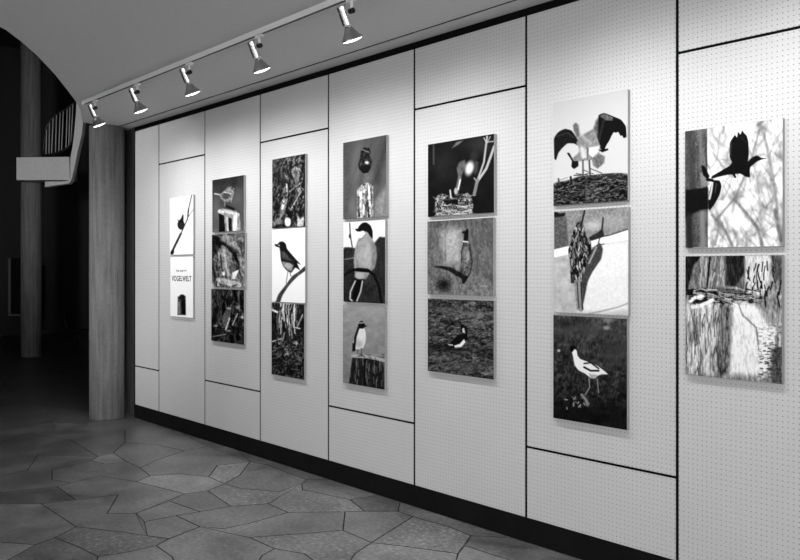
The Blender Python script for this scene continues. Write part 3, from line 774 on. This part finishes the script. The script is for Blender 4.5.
# --- column 6
def p_storks(c):
    c.view(545, 85, 4.478).grad(.8, .86)
    nest = [(35, 450), (60, 435), (110, 425), (150, 410), (240, 400), (300, 395), (355, 395), (372, 405), (385, 530), (30, 545)]
    c.poly(nest, .16, .8); c.ridge(.45, 6, 2.2, 122, -18, c.mask(nest)); c.ridge(-.4, 4, 3, 123, 30, c.mask(nest)); twigs(c, 50, (40, 420, 380, 530), 80, 3, (.3, .6), -35, 25, a=.8)
    c.grain(.14, 1.3, 1.3, 121, m=c.mask(nest)); twigs(c, 16, (110, 398, 360, 420), 70, 4, .25, -12, 8)
    c.line([(115, 412), (118, 440)], 9, .12); c.line([(60, 420), (65, 445)], 7, .3)
    # rear bird wings
    c.poly([(42, 330), (40, 240), (60, 210), (90, 196), (120, 205), (150, 250), (155, 275), (130, 262), (100, 262), (75, 285), (60, 305), (50, 335)], .1)
    c.line([(55, 230), (100, 215), (130, 235)], 5, .3, .6, .7)
    c.poly([(216, 240), (235, 170), (240, 135), (265, 125), (300, 138), (340, 155), (362, 185), (365, 232), (352, 238), (346, 226), (338, 228), (328, 210), (318, 214), (308, 212), (298, 228), (288, 250), (276, 268), (265, 290), (248, 285), (235, 262), (222, 262)], .07, .35)
    c.poly([(243, 140), (265, 126), (305, 145), (303, 160), (270, 158), (260, 150)], .42, .8); c.line([(262, 160), (240, 255)], 7, .3, 1, .7)
    # necks and bodies
    c.poly([(158, 238), (185, 215), (215, 200), (228, 160), (238, 150), (238, 210), (232, 262), (200, 275), (165, 262)], .42, 1.5)
    c.poly([(128, 180), (138, 170), (150, 182), (158, 228), (190, 225), (220, 200), (235, 240), (248, 275), (242, 305), (215, 330), (165, 340), (135, 345), (118, 335), (148, 305), (158, 290), (140, 262), (150, 240), (130, 205)], .6, .8)
    c.poly([(128, 180), (138, 170), (150, 180), (158, 230), (190, 215), (215, 200), (220, 270), (190, 290), (150, 265), (140, 230)], .55, 2, .6); c.poly([(126, 182), (137, 170), (148, 180), (152, 225), (142, 235), (130, 205)], .45, 1)
    c.poly([(155, 262), (175, 250), (200, 275), (245, 275), (238, 310), (210, 335), (165, 338), (130, 340), (118, 330), (150, 310)], .58, 1.4); c.poly([(160, 268), (185, 290), (190, 325), (165, 332), (158, 300)], .82, 1.6); c.poly([(195, 280), (245, 272), (240, 300), (215, 325), (195, 310)], .88, 1); c.line([(192, 285), (190, 330)], 5, .3, 1, .8); c.line([(165, 225), (205, 262)], 12, .72, 2, .8)
    c.poly([(210, 330), (240, 305), (268, 320), (265, 350), (235, 375), (215, 360)], .5, 1); c.line([(225, 330), (240, 365)], 4, .35, .5, .8); c.line([(240, 320), (255, 352)], 4, .35, .5, .8)
    c.poly([(98, 305), (110, 305), (128, 340), (148, 340), (150, 362), (130, 376), (118, 365), (120, 340)], .09); c.poly([(240, 290), (283, 284), (283, 292), (255, 302)], .08)
    c.line([(170, 338), (170, 405)], 7, .35); c.line([(198, 338), (202, 400), (200, 410)], 8, .35); c.line([(205, 375), (255, 395)], 4, .35); c.line([(172, 380), (195, 390)], 4, .4); c.line([(185, 440), (190, 510)], 12, .4, 1, .7)
def p_hung_bird(c):
    c.view(545, 200, 4.667).fill(.78).grain(.09, 6, 5, 131)
    c.poly([(380, 30), (390, 140), (300, 170), (200, 200), (100, 225), (40, 235), (40, 30)], .6, 1); c.poly([(40, 60), (95, 60), (100, 90), (110, 215), (45, 228)], .42, 1.2)
    c.poly([(40, 232), (200, 195), (300, 165), (395, 138), (395, 185), (260, 205), (190, 230), (40, 270)], 1.0, .7)
    c.line([(230, 175), (300, 165), (345, 150), (390, 135)], 5, .2, .6, .8); c.blob(310, 100, 60, 30, .72, 5, a=.7); c.blob(225, 118, 34, 20, .85, 5, a=.8)
    c.poly([(170, 400), (260, 200), (395, 190), (395, 515), (230, 528), (150, 520)], .99, 4, .9); c.line([(200, 532), (280, 515), (340, 500), (395, 480)], 6, .5, .8, .6); c.poly([(38, 50), (70, 65), (95, 60), (90, 75), (42, 82)], .1, 1)
    c.grain(.05, 1.5, 1.5, 133)
    c.poly([(205, 175), (240, 155), (262, 135), (268, 80), (275, 85), (270, 140), (275, 170), (215, 190)], .22, .7)
    c.poly([(200, 250), (255, 200), (270, 230), (262, 275), (225, 330), (200, 380), (180, 480), (165, 490), (170, 380)], .32, .8)
    b = [(165, 95), (178, 105), (185, 140), (195, 175), (215, 195), (215, 250), (195, 290), (185, 340), (175, 370), (150, 375), (135, 390), (120, 385), (118, 310), (108, 235), (120, 200), (130, 140), (150, 105)]
    c.poly(b, .3, .6); 
    rr = random.Random(5)
    m0 = c.v.copy(); c.ridge(-.6, 2.5, 7, 134, -12); twigs(c, 60, (110, 110, 215, 385), 40, 6, (.02, .12), 60, 115, rnd=rr); twigs(c, 75, (115, 110, 215, 380), 22, 5, (.6, .95), 60, 120, rnd=rr)
    mm = c.mask(b, .6); c.v = m0 * (1 - mm) + c.v * mm
    c.line([(172, 105), (185, 50)], 8, .15); c.poly([(135, 375), (170, 370), (180, 510), (170, 522), (148, 512)], .62, .7); c.line([(150, 385), (158, 505)], 5, .25); c.line([(168, 385), (175, 510)], 6, .15)
    c.line([(255, 180), (245, 215)], 5, .3); c.line([(255, 210), (275, 205)], 5, .35); c.line([(240, 220), (205, 295)], 8, .7, .8)
def p_avocet(c):
    c.view(545, 310, 4.478).grad(.3, .12).grain(.13, 8, 4, 141).grain(.12, 2, 3, 142).ridge(.14, 3, 7, 143, 12)
    c.blob(180, 90, 150, 28, .34, 8, a=.7); c.blob(285, 45, 22, 10, .6, 2, a=.8); c.blob(275, 80, 14, 9, .7, 1.5, a=.8); c.blob(310, 190, 60, 60, .3, 9, a=.7); c.blob(90, 60, 40, 14, .1, 5, a=.7)
    twigs(c, 110, (40, 110, 365, 370), 26, 4, (.25, .42), 60, 120, soft=.6, a=.6); c.poly([(30, 420), (370, 440), (370, 540), (30, 490)], .08, 9, .7)
    c.blob(62, 182, 6, 6, .8, .8); twigs(c, 18, (90, 390, 200, 440), 14, 5, (.4, .8), 0, 180); c.line([(165, 380), (185, 405), (190, 425)], 13, .6, 1.2)
    b = [(120, 185), (130, 172), (142, 182), (146, 205), (160, 220), (200, 235), (235, 250), (262, 270), (282, 288), (255, 288), (235, 295), (225, 305), (205, 305), (180, 285), (150, 270), (132, 245), (126, 210)]
    c.poly(b, .97); c.line([(175, 240), (205, 236), (240, 262)], 6, .08, .5); c.line([(175, 256), (205, 272), (240, 272)], 8, .06, .5); c.poly([(195, 285), (235, 292), (225, 307), (205, 305)], .75, .8)
    c.poly([(112, 172), (115, 162), (132, 160), (140, 172), (132, 176), (122, 188), (112, 184)], .03); c.line([(113, 180), (100, 186), (86, 184)], 3, .25, .4)
    c.line([(197, 305), (200, 345), (180, 380)], 5, .65); c.line([(234, 310), (240, 370)], 5, .6)
# --- column 7
def p_woodpecker(c):
    c.view(675, 115, 4).fill(.88).grain(.2, 11, 14, 151).ridge(-.22, 9, 26, 154, 12).ridge(-.2, 8, 22, 155, -30)
    for pts, w, v in (([(165, 420), (240, 330), (300, 200), (345, 30)], 9, .55), ([(240, 340), (330, 450), (350, 525)], 12, .5), ([(350, 50), (375, 160), (400, 300), (425, 520)], 13, .6), ([(150, 150), (200, 215)], 8, .65),
                      ([(150, 400), (200, 460), (230, 525)], 11, .5), ([(300, 150), (330, 250), (345, 420)], 9, .7), ([(180, 430), (160, 520)], 9, .55), ([(390, 120), (430, 60)], 8, .7), ([(400, 380), (425, 500)], 16, .45), ([(300, 300), (360, 390), (430, 440)], 7, .72), ([(330, 40), (350, 25)], 12, .5)):
        c.line(pts, w, v, 1.3, .8)
    twigs(c, 34, (140, 90, 430, 520), 100, 6, (.6, .75), 40, 140, soft=1.4, a=.6); c.grain(.12, 3, 4, 152, m=np.clip((c.px - 708) / 4, 0, 1))
    tr = [(38, 62), (128, 54), (130, 170), (132, 530), (42, 530)]
    c.poly(tr, .38, .5); c.grain(.14, 2, 12, 153, m=c.mask(tr)); c.line([(100, 60), (106, 200)], 14, .52, 2, .8); c.line([(60, 70), (70, 290)], 24, .26, 3, .7)
    c.poly([(42, 300), (132, 290), (134, 375), (100, 380), (42, 410)], .08, 1.3); c.line([(110, 395), (112, 525)], 22, .62, 2, .8); c.line([(55, 400), (60, 525)], 24, .16, 2, .8)
    c.poly([(100, 230), (135, 240), (140, 280), (105, 290)], .6, 1.2, .8)
    c.poly([(105, 200), (118, 205), (138, 245), (130, 258), (112, 240)], .03); c.poly([(150, 262), (178, 262), (186, 285), (178, 320), (160, 354), (138, 382), (133, 350), (136, 320), (142, 290)], .08); c.line([(150, 268), (146, 300), (138, 335)], 8, .85, .6); c.line([(130, 258), (150, 262)], 12, .1); c.line([(165, 275), (160, 310)], 6, .35, .8, .7)
    c.poly([(145, 252), (150, 243), (215, 205), (228, 190), (218, 165), (220, 110), (228, 96), (240, 80), (248, 90), (252, 68), (262, 78), (268, 62), (276, 72), (288, 85), (294, 110), (295, 160), (292, 185), (310, 168), (330, 162), (345, 172), (366, 173), (345, 179), (330, 185), (300, 210), (300, 248), (285, 248), (262, 235), (240, 236), (246, 250), (238, 252), (230, 238), (205, 240), (150, 254)], .06)
    c.line([(225, 110), (222, 160)], 5, .4, .6, .6); c.line([(262, 85), (285, 110)], 6, .2, .8, .6)
def p_bark(c):
    c.view(675, 250, 4).fill(.62).grain(.22, 3, 22, 161).grain(.22, 1.3, 4, 162)
    c.poly([(35, 20), (275, 20), (280, 160), (200, 190), (40, 175)], .42, 2, .6)
    c.poly([(35, 20), (110, 20), (75, 60), (50, 160), (38, 160)], .1, 1.5, .9); c.poly([(205, 20), (275, 20), (280, 90), (240, 150), (205, 140)], .1, 2, .85)
    twigs(c, 40, (100, 20, 200, 150), 90, 5, (.5, .8), 86, 102); c.line([(140, 30), (128, 150)], 7, .08)
    c.poly([(280, 20), (385, 20), (375, 130), (340, 190), (280, 160)], .92, 2, .85); c.poly([(385, 20), (430, 20), (430, 140), (395, 110)], .3, 2, .8)
    twigs(c, 26, (285, 20, 430, 200), 60, 6, .08, 70, 110)
    c.poly([(225, 200), (345, 225), (400, 300), (370, 500), (215, 500), (225, 300)], 1.0, 5, .95); c.poly([(175, 220), (230, 230), (215, 500), (165, 500)], .42, 3, .7)
    c.poly([(45, 215), (175, 210), (160, 500), (45, 500)], .85, 3, .7); c.ridge(-.36, 3, 24, 166, 2, c.mask([(45, 215), (220, 210), (215, 500), (45, 500)], 3)); twigs(c, 24, (45, 220, 180, 490), 120, 3, (.2, .35), 86, 96)
    c.poly([(55, 170), (110, 148), (200, 150), (300, 170), (355, 195), (340, 215), (250, 208), (150, 215), (60, 230)], .4, 1.5, .8)
    c.ridge(-.7, 9, 2.4, 167, 6, c.mask([(60, 155), (350, 180), (340, 215), (60, 225)], 2)); twigs(c, 26, (60, 152, 350, 212), 60, 4, .05, -10, 22); twigs(c, 30, (60, 152, 350, 212), 60, 3, (.7, 1), -8, 20)
    c.line([(62, 205), (80, 190), (110, 185)], 14, .98, 1); c.line([(70, 228), (105, 222), (150, 200)], 16, .98, 1); c.line([(85, 208), (125, 200)], 9, .08, .7); c.poly([(45, 160), (75, 155), (70, 180), (45, 180)], .06, 1)
    c.line([(285, 230), (345, 260)], 26, 1.0, 2); c.line([(250, 205), (270, 260), (325, 310), (335, 400)], 6, .5, 1, .8); c.line([(340, 220), (385, 300)], 30, .5, 2, .5)
    c.ridge(-.4, 5, 2.4, 168, 0, c.mask([(330, 290), (430, 300), (430, 530), (330, 520)], 4)); twigs(c, 30, (340, 370, 420, 500), 18, 4, .12, -12, 12); c.poly([(385, 400), (430, 390), (430, 535), (385, 530)], .25, 3, .7)
    c.grain(.2, 1.1, 4.5, 165)

# (left, right, top, bottom measured on the boards' faces)
FY = -EDGE
def rect(xl, xr, tl, tr, bl, br):
    X0 = at_y(xl, 269, FY).x; X1 = at_y(xr, 269, FY).x
    Z1 = (at_y(xl, tl, FY).z + at_y(xr, tr, FY).z) / 2; Z0 = (at_y(xl, bl, FY).z + at_y(xr, br, FY).z) / 2
    return X0, X1, Z0, Z1
BOARDS = [
 (rect(169.8, 193.3, 198.2, 194.5, 254.8, 254.6), p_poster_twig, 'white photo board of a small bird on a diagonal twig, above the title board'),
 (rect(170.3, 193.2, 257.0, 256.2, 316.2, 318.1), p_poster_text, 'white title board with the black heading VOGELWELT and a small dark picture'),
 (rect(212.3, 243.9, 179.8, 175.2, 231.7, 231.2), p_sparrow_post, 'dark photo board of a pale sparrow perched on top of a split post'),
 (rect(211.9, 244.8, 234.3, 232.9, 287.1, 288.3), p_owl, 'mottled photo board of bark and feathers, middle of the second column from left'),
 (rect(211.3, 244.2, 288.3, 290.3, 340.0, 345.7), p_thicket_bird, 'dark photo board of a bird in twigs, bottom of the second column from left'),
 (rect(272.2, 305.3, 159.3, 154.0, 227.6, 227.1), p_thicket_high, 'dark photo board of tangled undergrowth, directly above the blackbird on white'),
 (rect(271.9, 305.3, 228.6, 228.3, 302.0, 303.0), p_blackbird, 'white photo board of a dark thrush standing on a slanting branch'),
 (rect(271.5, 304.4, 302.9, 303.9, 375.0, 379.3), p_reeds, 'dark photo board of tall reeds and grass, below the thrush on white'),
 (rect(343.1, 386.5, 142.5, 135.1, 218.7, 217.4), p_bird_stump, 'grey photo board of a bird standing upright on a pale broken stump'),
 (rect(343.4, 385.3, 221.6, 220.5, 302.0, 303.6), p_shrike_round, 'photo board of a plump pale bird with black cap on a curved dark twig'),
 (rect(342.9, 385.0, 304.8, 307.0, 383.2, 389.6), p_wheatear, 'light grey photo board of a pale-breasted bird standing on a dark wooden post'),
 (rect(427.9, 494.2, 144.0, 134.2, 216.8, 213.0), p_nest_feed, 'black photo board of a bird feeding young in a pale nest'),
 (rect(427.4, 493.4, 220.8, 218.0, 293.9, 296.5), p_pheasant, 'grey photo board of a pheasant stretching its neck up in grass'),
 (rect(427.7, 493.9, 298.5, 300.6, 371.5, 379.2), p_lapwing, 'dark grass photo board of a crested lapwing with white belly'),
 (rect(553.3, 628.0, 102.9, 89.5, 205.6, 201.1), p_storks, 'photo board of two storks with dark spread wings on a twig nest'),
 (rect(554.0, 628.5, 211.1, 207.3, 313.4, 314.8), p_hung_bird, 'bright photo board of a streaked bird clinging to a pale wall with its shadow'),
 (rect(553.2, 627.2, 315.2, 318.2, 418.2, 430.1), p_avocet, 'dark photo board of a white wading bird walking through grass'),
 (rect(684.9, 782.8, 130.5, 118.8, 247.5, 247.5), p_woodpecker, 'large photo board of a black bird flying away from a tree trunk'),
 (rect(685.3, 782.5, 255.5, 255.5, 375.0, 383.8), p_bark, 'large photo board of pale furrowed tree bark, below the flying black bird'),
]
for (X0, X1, Z0, Z1), fn, label in BOARDS:
    bm = bmesh.new()
    w, h = X1 - X0, Z1 - Z0
    box(bm, (-w / 2, -EDGE, 0), (w / 2, -.001, h), .0012)
    b = link('photo_board', bm, M['board']); b.location = ((X0 + X1) / 2, 0, Z0)
    tag(b, label, 'photo board', 'bird photographs on the panel wall')
    c = Canvas(X0 + .0015, X1 - .0015, Z0 + .0015, Z1 - .0015, -EDGE - .0006)
    fn(c); pr = c.build(b)
    if fn is p_poster_text:
        def text(s, x, z, size, sx, mat, name, bold):
            cu = bpy.data.curves.new(name, 'FONT'); cu.body = s; cu.size = size; cu.align_x = 'CENTER'; cu.offset = bold; cu.space_character = 1.12
            cu.extrude = .0002
            o = bpy.data.objects.new(name, cu); C.objects.link(o); o.data.materials.append(mat)
            dg = bpy.context.evaluated_depsgraph_get(); me = bpy.data.meshes.new_from_object(o.evaluated_get(dg))
            bpy.data.objects.remove(o)
            o2 = bpy.data.objects.new(name, me); C.objects.link(o2); o2.parent = pr
            if not me.materials: me.materials.append(mat)
            me.transform(Matrix.Translation((x, -EDGE - .0010, z)) @ Matrix.Rotation(math.pi / 2, 4, 'X') @ Matrix.Diagonal((sx, 1, 1, 1)))
            return o2
        zt = at_y(182, 281, FY).z - Z0; zs = at_y(182, 271.6, FY).z - Z0
        text('VOGELWELT', .0, zt, .072, .93, M['ink'], 'title_lettering', .0018)
        text('Aus unserer', .0, zs, .030, 1.35, M['ink_grey'], 'subtitle_lettering', .0012)

# ------------------------------------------------------------------ light of the room and two added spots
w = bpy.data.worlds.new('world'); scene.world = w; w.use_nodes = True
w.node_tree.nodes['Background'].inputs[0].default_value = (1, 1, 1, 1)
w.node_tree.nodes['Background'].inputs[1].default_value = 2.9

hl = bpy.data.lights.new('added_hall_spot', 'SPOT'); hl.energy = 1300; hl.spot_size = math.radians(36); hl.spot_blend = 1; hl.shadow_soft_size = .15  # unseen spot added to brighten the balcony and distant column
h = bpy.data.objects.new('added_hall_spot', hl); C.objects.link(h); h.location = (-6.2, -3.6, 2.9)
h.rotation_euler = (Vector((-14.8, .9, 3.7)) - h.location).to_track_quat('-Z', 'Y').to_euler()

h2 = bpy.data.lights.new('added_column_spot', 'SPOT'); h2.energy = 1500; h2.spot_size = math.radians(34); h2.spot_blend = 1; h2.shadow_soft_size = .15  # second unseen spot, added to light the near column from the left
h = bpy.data.objects.new('added_column_spot', h2); C.objects.link(h); h.location = (-9.6, -8.2, 3.6)
h.rotation_euler = (Vector((-9.2, -.3, 2.0)) - h.location).to_track_quat('-Z', 'Y').to_euler()

vs = scene.view_settings
scene.display_settings.display_device = 'sRGB'
vs.view_transform = 'Standard'; vs.look = 'None'; vs.exposure = -0.14; vs.gamma = 1.0; vs.use_curve_mapping = False
